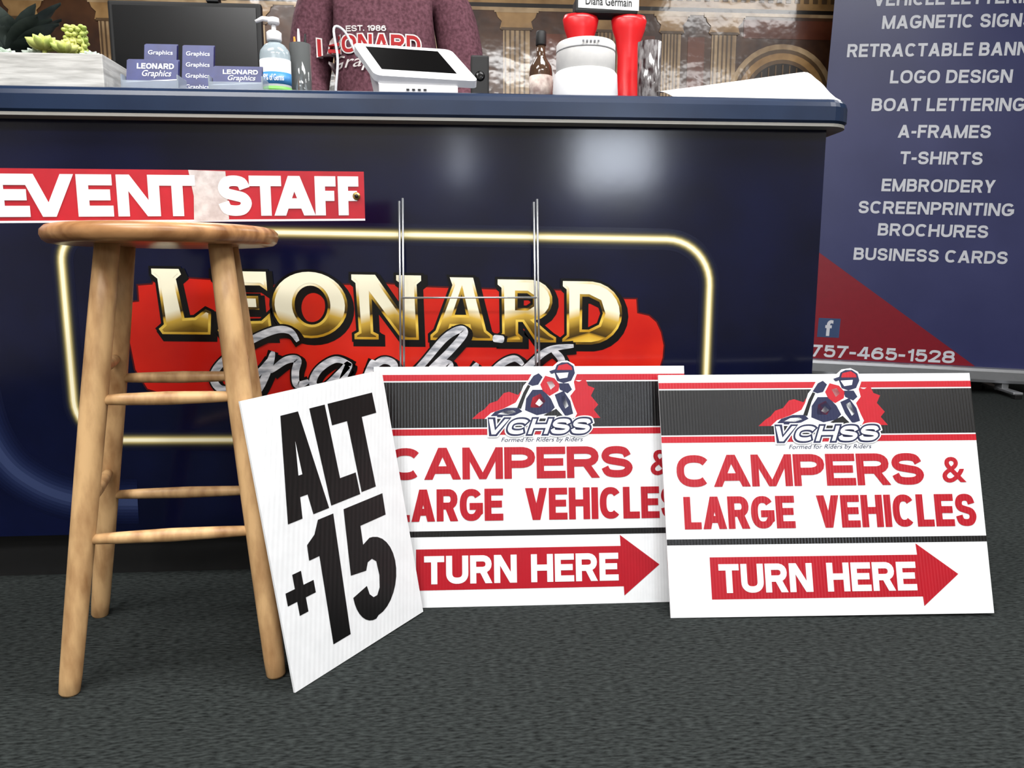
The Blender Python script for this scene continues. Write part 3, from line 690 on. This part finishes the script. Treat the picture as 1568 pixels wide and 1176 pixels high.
for sx in (-1,1):
    w0=bv(-.13,-.26,1.03) if sx<0 else bv(.12,-.26,1.03); e0=bv(-.19,-.16,1.045) if sx<0 else bv(.20,-.16,1.045)
    d=(w0-e0).normalized(); pb.tube([w0-d*.03,w0-d*.02,w0+d*.01,w0+d*.014],[.034,.038,.037,.03],hood,16)
    wr=w0; fw=V((-sx*.15,-1,0)).normalized(); rt=V((fw.y,-fw.x,0))*-1
    def hpnt(a,l,z): return wr+rt*a+fw*l+V((0,0,z))
    ch=[[(hpnt(0,0,0),.026),(hpnt(0,.035,-.004),.030),(hpnt(0,.07,-.01),.030)],[(hpnt(-.018,.02,0),.018),(hpnt(-.024,.075,-.01),.015)],[(hpnt(.018,.02,0),.018),(hpnt(.024,.075,-.01),.015)]]
    for a,L_ in ((-.030,.060),(-.010,.075),(.010,.080),(.030,.070)):
        ch.append([(hpnt(a*.9,.065,-.008),.0100),(hpnt(a*1.05,.078+L_*.4,-.012),.0092),(hpnt(a*1.1,.078+L_*.72,-.020),.0085),(hpnt(a*1.1,.078+L_,-.028),.0070)])
    ts=sx
    ch.append([(hpnt(.022*-ts,.02,-.004),.013),(hpnt(.045*-ts,.045,-.012),.011),(hpnt(.052*-ts,.075,-.022),.0095),(hpnt(.05*-ts,.095,-.028),.008)])
    hv,hf=skinmesh(ch,2); pb.add(hv,hf,skin,True)
hc=bv(0,-.02,1.68); hvs=[];hfs=[]; ns,nr=32,24
for j in range(nr+1):
    ph=-math.pi/2+math.pi*j/nr
    for i in range(ns):
        th=2*math.pi*i/ns; x=math.cos(ph)*math.sin(th); y=-math.cos(ph)*math.cos(th); z=math.sin(ph)
        px,py,pz=x*.076,y*.095,z*.118
        if z<0: px*=1+.25*z; py*=1+.10*z
        if y<0:
            nb=math.exp(-((x/.13)**2))*math.exp(-(((z+.12)/.2)**2)); py-=.024*nb
            for sx in (-1,1): py+=.010*math.exp(-(((x-sx*.38)/.16)**2)-(((z-.05)/.12)**2))
            py-=.006*math.exp(-((x/.3)**2)-(((z+.5)/.1)**2)); py-=.008*math.exp(-((x/.25)**2)-(((z+.85)/.15)**2))
        hvs.append(hc+V((px,py,pz)))
for j in range(nr):
    for i in range(ns): k=(i+1)%ns; hfs.append([j*ns+i,j*ns+k,(j+1)*ns+k,(j+1)*ns+i])
pb.add(hvs,hfs,skin,True)
for sx in (-1,1):
    pb.sph(hc+V((sx*.029,-.078,.008)),.0115,M('eye_white',(235,232,226),.2)); pb.sph(hc+V((sx*.029,-.0865,.008)),.0052,M('iris',(60,44,34),.2),12)
    pb.tube([hc+V((sx*.015,-.094,.027)),hc+V((sx*.03,-.093,.032)),hc+V((sx*.045,-.082,.027))],[.002,.003,.0015],hair,8)
    pb.sph(hc+V((sx*.076,.005,-.005)),(.008,.02,.031),skin)
pb.tube([hc+V((-.022,-.084,-.052)),hc+V((0,-.094,-.053)),hc+V((.022,-.084,-.052))],[.002,.0045,.002],M('lips',(170,95,88),.4),8)
hv2=[];hf2=[]
for j in range(nr+1):
    for i in range(ns):
        p=hvs[j*ns+i]-hc; n_=V((p.x/.076,p.y/.095,p.z/.118)).normalized(); hv2.append(hc+p+n_*.011)
for j in range(nr):
    for i in range(ns):
        k=(i+1)%ns; f_=[j*ns+i,j*ns+k,(j+1)*ns+k,(j+1)*ns+i]; q=sum((hvs[a] for a in f_),V())/4-hc
        if q.z>.062 or (q.y>.0 and q.z>-.05) or (q.y>-.03 and q.z>.02): hf2.append(f_)
pb.add(hv2,hf2,hair,True)
bvh=BVHTree.FromPolygons([tuple(v) for v in bvs],bfs)
def chest(s_,t_,off=0.):
    x=-.42+.32*s_; z=1.372-.13*t_
    h,_,_,_=bvh.ray_cast(V((x,1.5,z)),V((0,1,0)))
    yy=h.y if h else Y0-.1
    return V((x,yy-off*3-.002,z))
cred=M('shirt_red',(170,30,34),.8); cwt=M('shirt_white',(222,216,214),.8)
pb.caps(chest,'EST. 1986',(.32,.03,.68,.15),cwt,sw=.2)
pb.caps(chest,'LEONARD',(.04,.22,.98,.58),cred,off=.0008,sw=.2,gap=.12,outline=[(.08,cwt)])
pb.text(chest,'Graphics',(.12,.64,.86,.98),cwt,off=.002,bold=.0,shear=.06)
pb.done()
